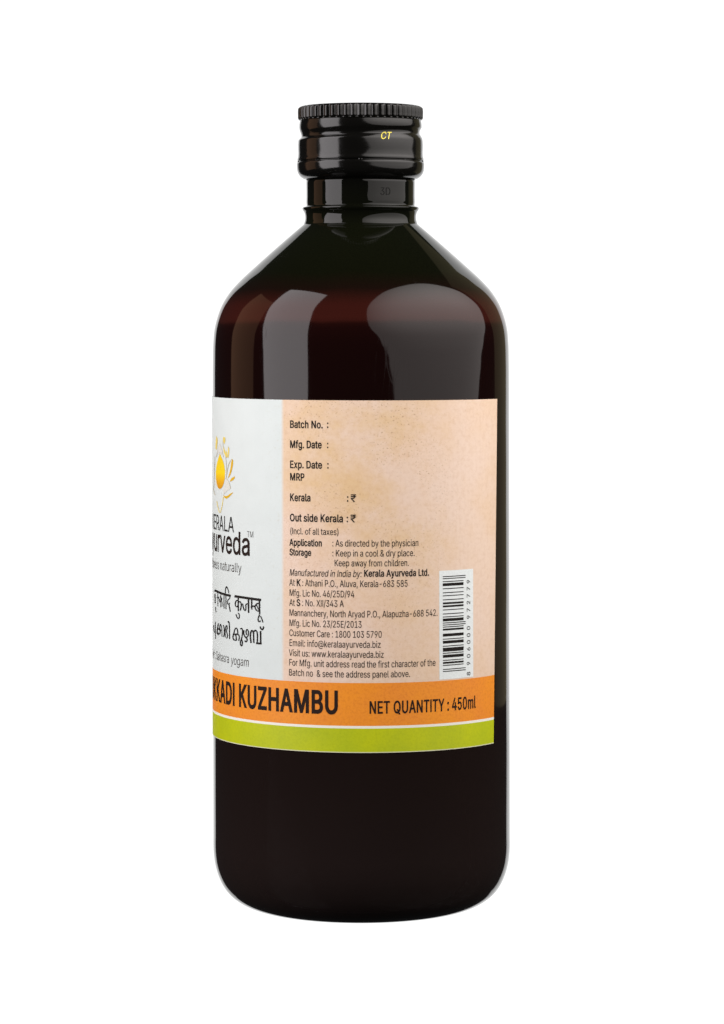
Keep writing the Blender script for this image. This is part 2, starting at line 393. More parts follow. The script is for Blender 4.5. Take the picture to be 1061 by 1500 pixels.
# letter outlines: character, advance | contour points (thousandths of an em)
GLYPH_DATA = '''
 188
&448|197,-7,165,-5,136,1,110,12,88,26,69,42,54,62,43,84,36,108,34,133,36,154,40,173,47,189,85,235,140,279,216,335,237,352,255,375,262,405,260,420,255,434,245,445,233,454,219,459,201,461,168,453,145,431,137,399,145,363,169,327,204,284,438,0,364,0,171,231,121,293,87,344,81,361,77,379,75,398,77,420,82,440,91,458,102,474,117,488,134,499,154,507,176,512,200,513,224,512,246,507,266,499,283,488,297,475,308,459,317,442,322,424,324,404,315,362,291,325,256,293,154,217,110,174,103,161,98,146,97,131,98,115,102,101,109,87,118,76,130,66,143,57,158,51,175,48,193,46,213,48,232,52,251,59,301,95,315,112,327,131,336,151,343,174,348,198,349,224,408,224,406,194,403,167,397,144,371,92,345,62,333,47,315,30,294,17,271,7,246,-1,221,-5
(273|89,207,101,324,132,441,177,539,236,539,191,428,161,313,151,207,160,115,188,16,236,-96,177,-96,150,-46,128,4,111,55,99,106,92,156
)273|37,-96,86,18,113,116,122,207,112,313,82,428,37,539,97,539,142,441,173,323,184,207,182,156,174,104,161,53,144,3,123,-47,97,-96
,188|38,-119,68,71,137,71,84,-119
-453|337,244,337,188,114,188,114,244
.188|95,-4,83,-3,73,1,63,9,55,18,51,29,50,41,51,53,55,64,63,73,73,81,83,85,95,87,107,85,118,81,128,73,135,64,140,53,141,41,140,29,135,18,128,9,118,1,107,-3
/249|235,533,71,-76,14,-76,178,533
0453|227,-7,191,-3,158,7,130,24,105,48,85,77,69,113,57,155,50,202,48,254,50,306,57,353,69,395,85,431,106,461,130,484,159,502,191,512,227,516,262,512,295,502,323,484,348,461,368,431,384,395,396,353,403,306,405,254,403,202,396,155,384,113,368,77,348,48,323,24,295,7,263,-3|227,50,250,52,271,60,290,74,306,92,320,116,330,144,338,176,342,213,344,254,342,295,338,332,330,365,320,393,306,416,290,435,271,449,250,457,227,460,203,457,182,449,163,435,147,416,134,393,123,365,115,332,111,295,109,254,111,213,115,176,123,144,134,116,147,92,163,74,182,60,203,52
1453|76,0,76,55,391,55,391,0|276,509,276,0,212,0,212,448,209,448,86,358,86,427,198,509
2453|64,0,64,47,234,229,282,282,311,327,320,371,319,389,315,405,308,419,298,431,287,441,273,449,224,460,205,458,188,454,172,447,159,438,148,427,139,413,132,398,128,381,127,362,66,362,68,391,75,418,86,442,102,464,121,482,143,496,168,507,196,513,225,516,254,513,281,507,306,497,328,482,346,465,361,445,372,423,379,398,381,372,371,318,336,259,267,180,153,60,153,57,389,57,389,0
3453|218,-7,188,-5,159,1,133,10,108,22,88,38,70,57,57,79,48,104,44,132,109,132,112,115,118,100,126,87,137,76,150,66,165,59,219,50,275,61,291,69,304,80,315,93,323,108,328,125,329,145,328,163,323,180,316,196,306,211,292,223,275,234,254,241,229,246,201,248,157,248,157,299,288,448,288,452,70,452,70,509,372,509,372,461,211,278,211,289,247,290,279,286,308,276,333,262,354,244,371,222,383,198,391,173,393,145,390,116,383,90,370,66,354,45,333,27,309,12,281,2,251,-5
4453|40,105,40,158,247,509,311,509,109,166,109,163,413,163,413,105|282,0,282,121,282,146,282,318,343,318,343,0
5453|221,-7,192,-5,165,1,140,11,118,25,99,41,83,60,71,82,63,105,60,130,122,130,125,115,130,102,138,89,173,60,221,50,241,51,259,56,276,64,291,75,304,89,314,104,322,122,326,141,328,162,326,183,321,203,314,221,303,237,290,251,275,262,257,270,238,275,218,277,167,268,128,246,67,253,96,509,366,509,366,452,151,452,134,301,136,301,178,325,229,334,252,332,274,328,294,321,313,311,330,299,345,285,358,269,370,251,379,231,386,210,390,187,391,163,388,132,381,102,369,76,352,52,332,32,309,15,282,3,253,-4
6453|226,-7,196,-4,168,3,142,15,119,31,100,51,84,74,73,101,66,130,64,162,65,187,71,212,80,239,137,340,252,509,322,509,151,261,145,261,165,288,196,307,235,314,265,312,291,305,316,295,337,280,355,262,370,240,380,215,387,187,389,157,387,127,379,98,368,73,352,50,333,30,310,14,284,3,257,-4|226,48,245,50,263,55,279,63,293,73,304,86,314,101,322,119,326,137,327,157,326,178,322,196,314,213,304,228,293,241,279,251,263,259,245,264,226,265,207,264,190,259,174,252,160,241,148,229,138,214,131,197,126,179,125,158,126,138,131,119,138,102,148,86,160,73,174,63,190,55,207,50
7453|97,0,323,448,323,452,62,452,62,509,391,509,391,449,165,0
8453|226,-7,193,-5,163,1,136,11,111,25,91,42,74,62,62,84,54,109,52,135,53,156,58,176,65,195,75,212,87,228,101,241,117,252,134,260,153,265,153,267,129,276,109,289,93,308,80,330,73,354,70,380,73,405,79,429,90,450,106,469,124,485,146,498,170,508,197,514,226,516,255,514,282,508,306,498,328,485,346,469,361,450,373,429,379,405,382,380,379,354,372,330,359,308,343,289,323,276,300,267,300,265,319,260,335,252,351,241,365,228,377,212,387,195,395,176,399,156,401,135,398,109,391,84,378,62,362,42,341,25,317,11,289,1,259,-5|226,49,248,50,267,54,285,60,300,69,313,79,323,91,331,106,335,121,337,139,335,157,330,173,322,189,312,202,298,213,283,223,265,230,247,234,226,235,206,234,187,230,169,223,154,213,140,202,130,189,122,173,117,157,115,139,117,121,121,106,129,91,139,79,152,69,167,60,185,54,205,50|226,290,274,300,287,308,298,318,307,330,314,344,318,359,319,376,318,392,314,407,308,420,299,432,288,442,275,449,226,460,177,449,164,442,153,432,145,420,138,407,134,392,133,376,134,359,138,344,145,330,154,318,165,308,178,300
9453|226,516,256,513,285,506,310,494,333,478,352,458,368,434,380,408,387,378,389,347,387,322,382,296,373,270,315,168,200,0,130,0,301,248,307,248,287,221,257,202,218,195,188,197,161,203,137,214,116,229,98,247,83,269,72,294,66,321,64,352,66,382,73,411,85,436,101,459,120,479,143,494,168,506,196,513|226,460,207,459,190,454,174,446,160,435,148,423,138,407,131,390,127,372,125,352,127,331,131,313,138,295,148,280,160,268,174,257,190,250,207,245,226,243,245,245,263,249,279,257,293,267,305,280,314,295,322,312,326,330,327,350,326,371,322,390,314,407,305,422,293,435,279,446,263,454,245,459
:188|95,-4,83,-3,73,1,63,9,55,18,51,29,50,41,51,53,55,64,63,73,73,81,83,85,95,87,107,85,118,81,128,73,135,64,140,53,141,41,140,29,135,18,128,9,118,1,107,-3|95,271,83,272,73,277,63,284,55,294,51,304,50,316,51,328,55,339,63,349,73,356,83,360,95,362,107,360,118,356,128,349,135,339,140,328,141,316,140,304,135,294,128,284,118,277,107,272
@676|355,-135,307,-133,262,-126,221,-114,184,-98,151,-77,122,-53,98,-24,77,9,61,46,50,87,43,131,40,179,43,226,50,269,61,309,78,346,98,379,123,408,151,433,184,454,220,470,260,482,303,489,349,492,394,489,435,482,472,469,506,452,536,432,562,407,584,380,603,351,617,319,627,285,633,251,635,215,631,142,615,76,605,57,593,42,579,28,561,18,541,13,517,11,476,17,441,36,432,45,426,56,423,68,420,68,413,54,402,41,388,30,371,20,351,15,326,13,298,15,273,23,251,35,232,52,216,73,204,96,195,123,190,152,188,182,190,212,197,239,207,265,220,287,237,306,257,322,279,334,304,341,330,343,351,342,369,338,385,331,416,306,419,306,419,335,474,335,474,110,475,97,479,85,485,74,493,66,505,61,518,59,533,61,546,66,557,76,565,89,571,106,576,127,581,215,579,245,575,273,567,301,555,327,541,351,523,373,502,393,477,410,450,424,419,434,385,440,347,442,309,440,274,434,242,424,213,410,187,393,164,372,144,347,128,320,115,289,105,255,100,218,98,178,100,138,105,100,115,66,128,35,144,8,165,-17,188,-37,215,-54,246,-68,280,-78,317,-83,357,-85,412,-80,458,-69,489,-59,504,-107,464,-120,411,-131|329,65,350,66,368,71,382,78,395,89,405,102,412,118,422,185,421,210,417,231,411,249,403,263,393,274,381,282,331,292,313,290,297,285,283,277,271,267,260,254,252,239,242,185,251,125,258,108,267,94,279,81,293,72,310,67
A480|16,0,201,509,276,509,463,0,395,0,287,302,264,372,232,478,245,478,213,371,191,302,85,0|110,142,110,199,370,199,370,142
B456|60,0,60,509,241,509,274,507,304,501,329,491,350,477,367,461,381,442,390,421,396,398,398,374,397,353,393,336,387,320,356,286,315,267,315,262,331,260,347,254,363,245,378,234,391,220,402,203,411,184,416,161,418,136,416,111,410,88,400,67,386,48,368,31,344,18,317,8,284,2,247,0|125,57,245,57,281,60,309,67,330,80,344,96,353,115,355,137,354,153,350,169,342,184,333,197,320,209,306,218,289,225,269,229,248,231,125,231|125,285,238,285,288,296,302,304,314,314,323,326,330,340,335,355,336,372,333,393,326,412,313,429,294,442,270,449,240,452,125,452
C510|267,-7,225,-3,186,7,150,25,119,49,92,79,70,115,53,157,44,203,40,254,44,305,53,352,70,393,92,429,119,459,150,484,186,501,225,512,267,516,340,504,362,496,383,485,402,471,419,456,435,438,448,418,459,397,467,373,473,348,408,348,389,395,357,428,315,449,267,456,237,453,209,445,184,432,161,414,141,391,125,364,113,332,106,295,103,254,106,213,113,177,125,145,141,117,161,94,184,76,210,63,237,56,267,53,315,60,357,81,389,114,408,160,473,160,467,135,459,112,448,91,435,71,420,53,402,38,383,24,363,13,341,5,317,-2,293,-6
D502|219,0,96,0,96,57,215,57,254,60,288,68,318,81,343,99,363,122,379,149,390,181,397,216,399,255,397,294,390,329,379,361,364,388,344,410,320,428,291,441,258,449,221,452,93,452,93,509,225,509,273,505,315,495,353,478,385,455,412,426,433,391,449,351,458,306,462,255,458,205,449,159,433,119,411,83,384,54,351,31,312,14,268,3|125,509,125,0,60,0,60,509
E419|60,0,60,509,372,509,372,452,125,452,125,286,355,286,355,229,125,229,125,57,375,57,375,0
F410|60,0,60,509,369,509,369,452,125,452,125,278,346,278,346,221,125,221,125,0
H517|60,0,60,509,125,509,125,289,392,289,392,509,457,509,457,0,392,0,392,232,125,232,125,0
I185|60,0,60,509,125,509,125,0
K467|104,145,104,216,139,261,174,303,212,344,364,509,448,509,231,276,228,276|60,0,60,509,125,509,125,334,124,225,125,193,125,0|372,0,188,259,228,309,449,0
L393|60,0,60,509,125,509,125,57,361,57,361,0
M628|60,0,60,509,152,509,277,187,287,159,299,123,311,84,322,49,307,49,318,83,330,121,342,158,352,187,476,509,568,509,568,0,504,0,504,291,504,327,505,369,506,413,507,457,513,457,498,409,482,363,467,322,456,291,342,0,286,0,170,291,159,321,145,361,129,408,112,457,119,457,120,416,121,372,122,328,122,291,122,0
N523|60,0,60,509,136,509,343,183,363,151,388,107,414,55,405,54,401,108,399,157,399,195,399,509,463,509,463,0,387,0,202,290,177,331,148,381,108,452,119,454,122,384,124,328,125,291,125,0
O533|267,-7,225,-3,186,7,150,25,119,49,92,79,70,115,53,157,44,203,40,254,44,305,53,352,70,393,92,429,119,459,150,484,186,501,225,512,267,516,309,512,348,501,384,484,415,459,442,429,464,393,480,352,490,305,493,254,490,203,480,157,464,115,442,79,415,49,384,25,348,7,309,-3|267,53,296,55,324,63,349,76,372,94,392,116,408,144,420,176,428,213,430,254,428,295,420,332,408,365,392,392,372,415,349,433,324,446,296,453,267,456,237,453,210,445,184,433,161,415,142,392,125,364,113,332,106,295,103,254,106,213,113,176,125,144,142,117,161,94,184,76,210,63,237,55
P445|60,0,60,509,235,509,272,506,305,499,332,487,356,471,375,452,390,430,400,404,407,377,409,348,407,318,400,291,390,265,375,243,356,223,332,207,305,195,272,188,235,186,109,186,109,242,233,242,257,244,279,248,297,256,312,266,324,279,333,294,339,310,343,328,344,348,343,367,339,385,333,402,324,416,312,428,297,439,279,446,257,451,232,452,125,452,125,0
Q533|245,159,313,159,369,85,384,65,468,-48,401,-48,346,27,331,46|267,-7,225,-3,186,7,150,25,119,49,92,79,70,115,53,157,44,203,40,254,44,305,53,352,70,393,92,429,119,459,150,484,186,501,225,512,267,516,309,512,348,501,384,484,415,459,442,429,464,393,480,352,490,305,493,254,490,203,480,157,464,115,442,79,415,49,384,25,348,7,309,-3|267,53,296,55,324,63,349,76,372,94,392,116,408,144,420,176,428,213,430,254,428,295,420,332,408,365,392,392,372,415,349,433,324,446,296,453,267,456,237,453,210,445,184,433,161,415,142,392,125,364,113,332,106,295,103,254,106,213,113,176,125,144,142,117,161,94,184,76,210,63,237,55
R449|60,0,60,509,236,509,273,506,305,500,333,489,356,473,376,455,390,433,401,408,407,381,409,352,407,323,401,296,390,271,376,250,356,232,333,217,305,206,273,200,236,198,96,198,96,255,234,255,258,256,280,260,298,267,313,276,325,287,334,300,340,316,344,333,345,352,344,371,340,389,334,405,325,419,313,430,298,440,279,446,258,451,233,452,125,452,125,0|353,0,230,229,303,229,428,0
S447|224,-9,188,-7,156,-1,128,9,102,23,81,40,64,60,51,83,42,109,38,137,104,137,108,118,114,102,123,88,136,76,150,66,166,59,224,49,246,50,267,54,286,60,303,69,317,79,329,92,338,106,344,122,346,139,344,154,340,168,332,179,296,205,245,222,184,239,145,253,112,269,86,289,67,313,56,341,52,372,54,400,62,425,75,448,92,468,113,484,138,498,165,508,195,514,227,516,259,514,289,508,316,498,340,484,360,468,377,449,390,427,398,403,401,378,337,378,332,402,320,421,302,437,280,449,254,456,225,459,204,457,185,454,167,448,152,440,139,430,129,418,121,405,117,391,115,376,117,359,122,345,131,334,169,308,212,293,264,279,312,264,359,238,395,198,402,180,407,161,408,139,406,112,399,87,386,64,370,43,349,25,323,11,294,0,261,-7
T449|32,452,32,509,417,509,417,452,257,452,257,0,193,0,193,452
U517|259,-8,220,-6,186,2,154,15,126,33,103,55,85,80,71,108,63,140,60,173,60,509,124,509,124,178,126,155,132,133,141,113,153,95,169,80,187,68,208,59,232,53,259,52,285,53,309,59,331,68,349,80,364,95,377,113,385,133,391,155,393,178,393,509,457,509,457,173,454,140,446,108,433,80,414,55,391,33,363,15,332,2,297,-6
V480|204,0,16,509,84,509,192,206,215,137,248,31,235,31,267,138,290,206,395,509,463,509,278,0
W686|155,0,16,509,82,509,163,196,175,145,187,94,197,40,189,40,200,94,211,145,224,196,306,509,380,509,462,196,474,145,486,94,497,40,488,40,499,94,510,145,523,196,603,509,670,509,530,0,455,0,368,323,351,391,336,475,350,475,335,395,318,323,230,0
X474|18,0,217,284,217,236,29,509,104,509,178,400,204,361,223,329,243,292,232,292,252,329,272,361,298,400,374,509,446,509,259,239,259,287,456,0,382,0,292,129,268,165,250,195,230,231,244,231,225,196,206,166,182,129,91,0
Y472|203,0,203,208,16,509,91,509,192,344,222,292,250,230,224,230,251,293,280,344,381,509,455,509,268,208,268,0
Z438|42,0,42,46,273,385,306,431,341,476,348,454,285,452,223,452,40,452,40,509,397,509,397,462,169,129,134,81,97,33,90,54,152,57,214,57,399,57,399,0
a389|160,-9,137,-7,115,-3,94,5,76,15,60,29,48,45,38,63,32,84,30,108,32,128,36,146,43,161,53,174,64,184,78,193,125,211,178,220,234,227,265,235,271,240,274,246,276,255,276,257,267,297,240,322,196,331,149,322,118,301,100,274,41,291,51,313,64,331,79,346,95,358,114,368,133,375,194,384,239,379,286,360,300,350,312,336,322,320,330,301,335,278,337,251,337,0,277,0,277,52,272,52,252,25,215,1|170,45,192,47,211,51,228,59,242,68,254,80,263,93,270,108,274,122,276,138,276,190,259,182,231,176,200,171,175,168,134,159,103,139,97,130,93,118,92,105,102,72,130,52
b424|229,-8,208,-7,189,-3,172,4,138,31,118,59,112,59,112,0,53,0,53,509,114,509,114,319,118,319,137,346,171,373,188,379,207,383,229,384,259,382,287,374,313,361,335,342,354,320,370,293,381,261,388,227,390,189,388,151,381,116,370,84,355,57,336,34,313,16,288,3,260,-6|220,47,242,49,262,55,279,66,294,80,306,97,316,117,323,139,327,163,328,189,327,215,323,239,316,261,307,281,295,298,280,311,262,322,243,328,220,330,198,328,178,322,161,312,147,299,134,282,125,263,118,241,114,216,113,189,114,162,118,138,125,115,135,95,147,78,162,65,179,55,198,49
c396|207,-8,174,-5,144,3,117,16,93,35,72,58,56,85,44,116,37,150,34,187,37,225,44,260,56,291,72,318,93,341,117,360,144,374,174,382,207,384,260,377,305,356,340,322,362,277,303,262,290,289,270,311,242,325,207,330,184,328,163,321,145,310,130,296,118,278,108,258,102,236,98,212,96,187,98,163,102,139,108,117,118,97,130,80,145,66,163,55,184,49,207,46,243,52,271,66,292,89,304,117,363,102,341,56,306,21,261,-1
d424|195,-8,165,-6,137,3,111,16,89,34,70,57,55,84,43,116,36,151,34,189,36,227,43,261,55,293,70,320,89,342,112,361,137,374,165,382,196,384,218,383,237,379,253,373,287,346,306,319,311,319,311,509,372,509,372,0,313,0,313,59,307,59,287,31,252,4,236,-3,217,-7|205,47,226,49,246,55,263,65,278,78,290,95,299,115,306,138,310,162,312,189,310,216,306,241,300,263,290,282,278,299,263,312,246,322,227,328,205,330,182,328,162,322,145,311,130,298,118,281,108,261,102,239,98,215,96,189,98,163,102,139,109,117,118,97,130,80,145,66,162,55,182,49
e404|212,-8,177,-5,145,3,117,16,92,35,72,58,56,85,44,116,37,150,34,187,36,224,44,258,55,290,71,317,91,340,115,359,142,373,172,382,205,384,266,374,285,366,303,355,319,341,334,324,347,305,357,282,365,256,370,227,371,194,371,169,75,169,75,221,338,221,310,202,308,226,304,248,298,269,288,286,277,301,263,314,246,323,227,328,205,330,183,328,164,323,146,313,131,301,119,286,109,270,102,251,97,231,96,211,96,178,98,151,102,127,110,106,121,88,135,73,151,61,169,53,190,48,212,46,254,53,285,73,306,105,365,91,358,72,348,55,335,39,320,26,302,14,283,4,261,-3,237,-7
f254|228,379,228,327,6,327,6,379|81,0,81,432,82,452,87,470,96,486,107,499,120,510,135,519,187,530,222,527,243,521,227,468,215,472,195,474,178,472,164,468,154,460,147,449,143,435,142,419,142,0
g425|207,-151,180,-149,156,-146,134,-140,82,-110,51,-69,101,-41,122,-66,154,-88,207,-97,236,-95,261,-87,282,-75,298,-58,308,-34,311,-6,311,68,306,68,287,41,252,16,236,10,217,6,195,5,165,7,138,14,113,27,90,43,71,65,55,90,43,120,36,154,34,191,36,229,43,263,55,293,71,320,90,342,112,361,138,374,166,382,196,384,218,383,237,379,253,373,288,346,308,319,313,319,313,379,372,379,372,-9,370,-40,363,-67,350,-90,334,-109,314,-124,291,-136,265,-144,237,-149|205,59,227,61,246,66,264,75,278,87,290,103,300,121,307,142,311,166,312,193,311,219,307,242,300,264,291,283,279,299,264,312,247,322,227,328,205,330,182,328,163,322,145,312,130,298,118,282,109,262,102,241,98,218,96,193,98,167,102,144,109,123,118,104,131,88,145,76,163,66,183,61
h410|114,227,114,0,53,0,53,509,114,509,114,287,102,287,116,319,132,344,152,362,175,374,200,382,227,384,252,383,275,377,295,369,313,356,328,340,341,321,350,298,355,271,357,240,357,0,296,0,296,235,293,263,286,286,273,304,256,318,235,326,210,329,192,328,176,324,161,317,147,308,136,297,126,283,119,266,115,248
i167|53,0,53,379,114,379,114,0|84,443,73,444,63,448,54,455,47,463,43,472,41,483,43,494,47,504,54,512,63,518,73,522,84,524,95,522,105,518,114,512,121,504,125,494,126,483,125,472,121,463,114,455,105,448,95,444
k381|110,137,110,212,121,212,284,379,360,379,184,199,177,199|53,0,53,509,114,509,114,0|294,0,148,186,191,229,372,0
l189|139,-2,112,0,91,8,74,20,62,37,55,59,53,84,53,509,114,509,114,99,120,62,126,57,135,53,146,52,160,53,170,54,181,3,162,-1
m610|53,0,53,379,112,379,112,295,108,295,114,314,122,331,132,346,172,376,219,386,245,383,268,375,287,361,303,342,314,320,321,295,312,295,318,312,326,329,337,343,381,375,437,386,458,385,478,380,497,372,514,361,529,346,541,328,550,307,555,283,557,255,557,0,496,0,496,254,493,279,485,298,473,313,456,323,438,329,419,330,402,329,387,326,374,320,345,290,335,247,335,0,274,0,274,260,272,280,265,297,253,311,238,322,220,328,199,330,158,320,145,312,135,302,126,289,119,274,115,257,114,238,114,0
n410|114,227,114,0,53,0,53,379,112,379,112,287,102,287,116,319,132,344,152,362,175,374,200,382,227,384,252,383,275,377,295,369,313,356,328,340,341,321,350,298,355,271,357,240,357,0,296,0,296,235,293,263,286,286,273,304,256,318,235,326,210,329,192,328,176,324,161,317,147,308,136,297,126,283,119,266,115,248
o415|207,-8,174,-5,144,3,117,16,93,35,72,58,56,85,44,116,37,150,34,187,37,225,44,260,56,291,72,318,93,341,117,360,144,374,174,382,207,384,241,382,271,374,299,360,323,341,343,318,359,291,371,260,379,225,381,187,379,150,371,116,359,85,343,58,323,35,299,16,271,3,241,-5|207,46,231,49,252,55,270,66,285,80,298,97,307,117,314,139,318,163,319,187,318,212,314,236,307,258,298,278,285,296,270,310,252,321,231,328,207,330,184,328,163,321,145,310,130,296,118,278,108,258,102,236,98,212,96,187,98,163,102,139,108,117,118,97,130,80,145,66,163,55,184,49
p424|53,-143,53,379,112,379,112,319,118,319,137,346,171,373,188,379,207,383,229,384,259,382,287,374,313,361,335,342,354,320,370,293,381,261,388,227,390,189,388,151,381,116,370,84,355,57,336,34,313,16,288,3,260,-6,229,-8,208,-7,189,-3,173,4,138,31,118,59,114,59,114,-143|220,47,242,49,262,55,279,66,294,80,306,97,316,117,323,139,327,163,328,189,327,215,323,239,316,261,307,281,295,298,280,311,262,322,243,328,220,330,198,328,178,322,161,312,147,299,134,282,125,263,118,241,114,216,113,189,114,162,118,138,125,115,135,95,147,78,162,65,179,55,198,49
r259|53,0,53,379,112,379,112,321,115,321,124,339,137,354,152,367,171,377,191,383,213,385,229,384,243,384,243,322,230,324,207,326,190,324,174,321,159,315,146,306,135,296,126,284,119,269,115,254,114,237,114,0
s365|182,-8,157,-7,133,-3,112,3,93,12,76,24,62,38,50,54,41,73,36,94,94,107,101,87,111,72,124,60,141,52,160,47,181,45,206,47,227,53,244,62,258,74,265,88,268,103,266,115,262,126,254,136,243,144,229,150,212,155,149,170,118,180,92,192,72,208,58,227,50,249,47,274,49,295,55,314,65,332,79,347,95,360,115,370,137,378,161,383,187,384,212,383,234,379,254,372,271,363,286,352,299,339,324,290,268,277,262,291,254,304,243,316,228,325,210,331,187,333,166,331,147,326,131,317,119,305,111,292,109,277,110,264,115,253,124,243,172,223,229,209,261,200,287,187,306,171,320,153,328,131,331,107,329,85,323,65,312,47,298,31,281,18,260,6,236,-2,210,-7
t227|204,379,204,327,6,327,6,379|65,471,126,471,126,98,127,83,130,70,136,61,144,55,156,51,170,50,185,51,202,54,213,2,192,-3,168,-4,138,-1,113,7,92,21,77,41,68,64,65,93
u410|182,-5,158,-3,135,2,115,11,97,23,82,39,69,59,60,82,54,109,53,139,53,379,114,379,114,144,116,117,124,94,137,75,154,61,175,53,200,50,218,51,234,55,249,62,263,71,274,83,283,97,290,113,295,132,296,153,296,379,357,379,357,0,298,0,298,92,307,92,294,60,277,35,257,17,234,5,209,-3
v389|163,0,17,379,84,379,165,155,187,87,206,21,184,21,203,87,224,155,305,379,371,379,226,0
w567|138,0,23,379,87,379,133,214,154,137,175,41,165,41,186,135,206,214,252,379,316,379,362,214,382,136,402,41,391,41,413,135,434,214,480,379,545,379,429,0,368,0,319,172,305,225,291,280,277,338,291,338,277,280,263,225,248,172,199,0
x379|21,0,171,218,171,171,29,379,100,379,147,306,179,253,207,206,175,206,202,253,233,306,282,379,352,379,209,169,209,214,358,0,287,0,231,85,200,136,173,182,205,182,178,136,148,85,91,0
y389|47,-139,61,-86,71,-87,104,-89,130,-74,151,-36,163,-1,17,379,84,379,165,155,187,87,206,21,184,21,202,87,224,155,305,379,371,379,204,-58,177,-107,139,-136,91,-145,65,-143
z380|42,0,42,46,254,320,254,323,48,323,48,379,333,379,333,331,126,60,126,56,339,56,339,0
₹376|358,388,341,329,18,329,36,388|206,0,25,221,24,264,114,264,173,274,188,282,201,292,211,305,218,319,222,336,224,355,221,383,212,406,197,425,176,439,148,448,114,451,18,451,36,509,114,509,152,506,185,500,214,489,237,474,257,456,272,434,282,410,288,384,291,355,289,329,283,305,273,282,260,261,242,243,219,228,192,217,159,210,121,208,119,208,286,4,286,0|358,509,341,450,86,452,103,509
'''
# ------------------------------------------------------------------ print
GLYPHS = {}
for ln_ in GLYPH_DATA.strip('\n').split('\n'):
    ch = ln_[0]; rest = ln_[1:].split('|')
    GLYPHS[ch] = (int(rest[0]) / 1000, [[int(q) / 1000 for q in s.split(',')] for s in rest[1:]])
CAPH = 0.509
ink = simple('black_print', (.012, .010, .009), .7, .08)
ink_soft = simple('dark_grey_print', (.045, .036, .032), .7, .08)
ink_brown = simple('brown_black_print', (.016, .009, .007), .7, .08)
gold = simple('golden_print', lin(196, 156, 30)[:3], .5, .3)
pale_gold = simple('pale_gold_print', lin(206, 186, 96)[:3], .5, .3)
grey_line = simple('grey_line_print', lin(170, 166, 148)[:3], .5, .3)
pale_grey = simple('pale_grey_print', lin(196, 196, 188)[:3], .5, .3)
patch_white = simple('white_patch_print', lin(206, 212, 212)[:3], .5, .25)

def width(txt): return sum(GLYPHS[c][0] for c in txt)
def clean(s):
    p = [(s[2 * i], s[2 * i + 1]) for i in range(len(s) // 2)]
    q = []
    for a in p:
        if not q or abs(a[0] - q[-1][0]) + abs(a[1] - q[-1][1]) > .0015: q.append(a)
    if abs(q[0][0] - q[-1][0]) + abs(q[0][1] - q[-1][1]) <= .0015: q.pop()
    return q
def area(p): return sum(p[i - 1][0] * p[i][1] - p[i][0] * p[i - 1][1] for i in range(len(p))) / 2
SHAPES = {}
for ch, (adv, outs) in GLYPHS.items():
    cs = [clean(c) for c in outs]
    sg = 1 if not cs or area(max(cs, key=lambda c: abs(area(c)))) > 0 else -1
    SHAPES[ch] = (cs, sg)
def nonzero_fill(polys):
    """trapezoids that cover everything the outlines wind around (font outlines overlap themselves)"""
    E = []
    for p in polys:
        for i in range(len(p)):
            a, c = p[i - 1], p[i]
            if abs(a[1] - c[1]) > 1e-7: E.append((a, c, 1) if a[1] < c[1] else (c, a, -1))
    ys = set()
    for a, c, _ in E: ys.add(round(a[1], 6)); ys.add(round(c[1], 6))
    for i in range(len(E)):
        (x1, y1), (x2, y2), _ = E[i]
        for k in range(i):
            (x3, y3), (x4, y4), _ = E[k]
            if min(y2, y4) <= max(y1, y3): continue
            m1 = (x2 - x1) / (y2 - y1); m2 = (x4 - x3) / (y4 - y3)
            if abs(m1 - m2) < 1e-9: continue
            y = (x3 - x1 + m1 * y1 - m2 * y3) / (m1 - m2)
            if max(y1, y3) < y < min(y2, y4): ys.add(round(y, 6))
    ys = sorted(ys); out = []
    for y0, y1 in zip(ys, ys[1:]):
        if y1 - y0 < 1e-5: continue
        ym = (y0 + y1) / 2; cr = []
        for a, c, w in E:
            if a[1] < ym < c[1]:
                f = (c[0] - a[0]) / (c[1] - a[1])
                cr.append((a[0] + f * (ym - a[1]), a[0] + f * (y0 - a[1]), a[0] + f * (y1 - a[1]), w))
        cr.sort(); wind = 0
        for k, q in enumerate(cr):
            if wind == 0: st = q
            wind += q[3]
            if wind == 0: out.append(((st[1], y0), (q[1], y0), (q[2], y1), (st[2], y1)))
    return out
TRIS = {}
def embolden(p, w, out):
    """push a contour outwards (a hole inwards) by w along its corner normals"""
    if abs(w) < 1e-6: return p
    sg = 1 if area(p) > 0 else -1
    if not out: sg = -sg
    q = []
    n = len(p)
    for i in range(n):
        a, b2, c = Vector(p[i - 1]), Vector(p[i]), Vector(p[(i + 1) % n])
        d0 = (b2 - a).normalized(); d1 = (c - b2).normalized()
        n0 = Vector((d0.y, -d0.x)); n1 = Vector((d1.y, -d1.x))
        m = n0 + n1
        if m.length < .2: m = n0
        else: m = m / max(.5, m.length_squared / 2)
        q.append((b2.x + sg * w * m.x, b2.y + sg * w * m.y))
    return q
def glyph_tris(ch, bold, aspect, slant):
    key = (ch, round(bold, 4), round(aspect, 3), slant)
    if key not in TRIS:
        cs, sg = SHAPES[ch]
        polys = [embolden([(x * aspect, y) for x, y in c], bold, (area(c) > 0) == (sg > 0)) for c in cs]
        TRIS[key] = [[(x + slant * y, y) for x, y in q] for q in nonzero_fill(polys)]
    return TRIS[key]
def text_tris(txt, bold, slant, aspect):
    """flat letters in em units; x is scaled by aspect first so the added weight stays even"""
    bm = bmesh.new(); x = 0
    for ch in txt:
        sq = .94 if bold > .01 else 1
        for q in glyph_tris(ch, bold, aspect * sq, slant):
            bm.faces.new([bm.verts.new((a + (x + GLYPHS[ch][0] * (1 - sq) / 2) * aspect, b2, 0)) for a, b2 in q])
        x += GLYPHS[ch][0]
    return bm
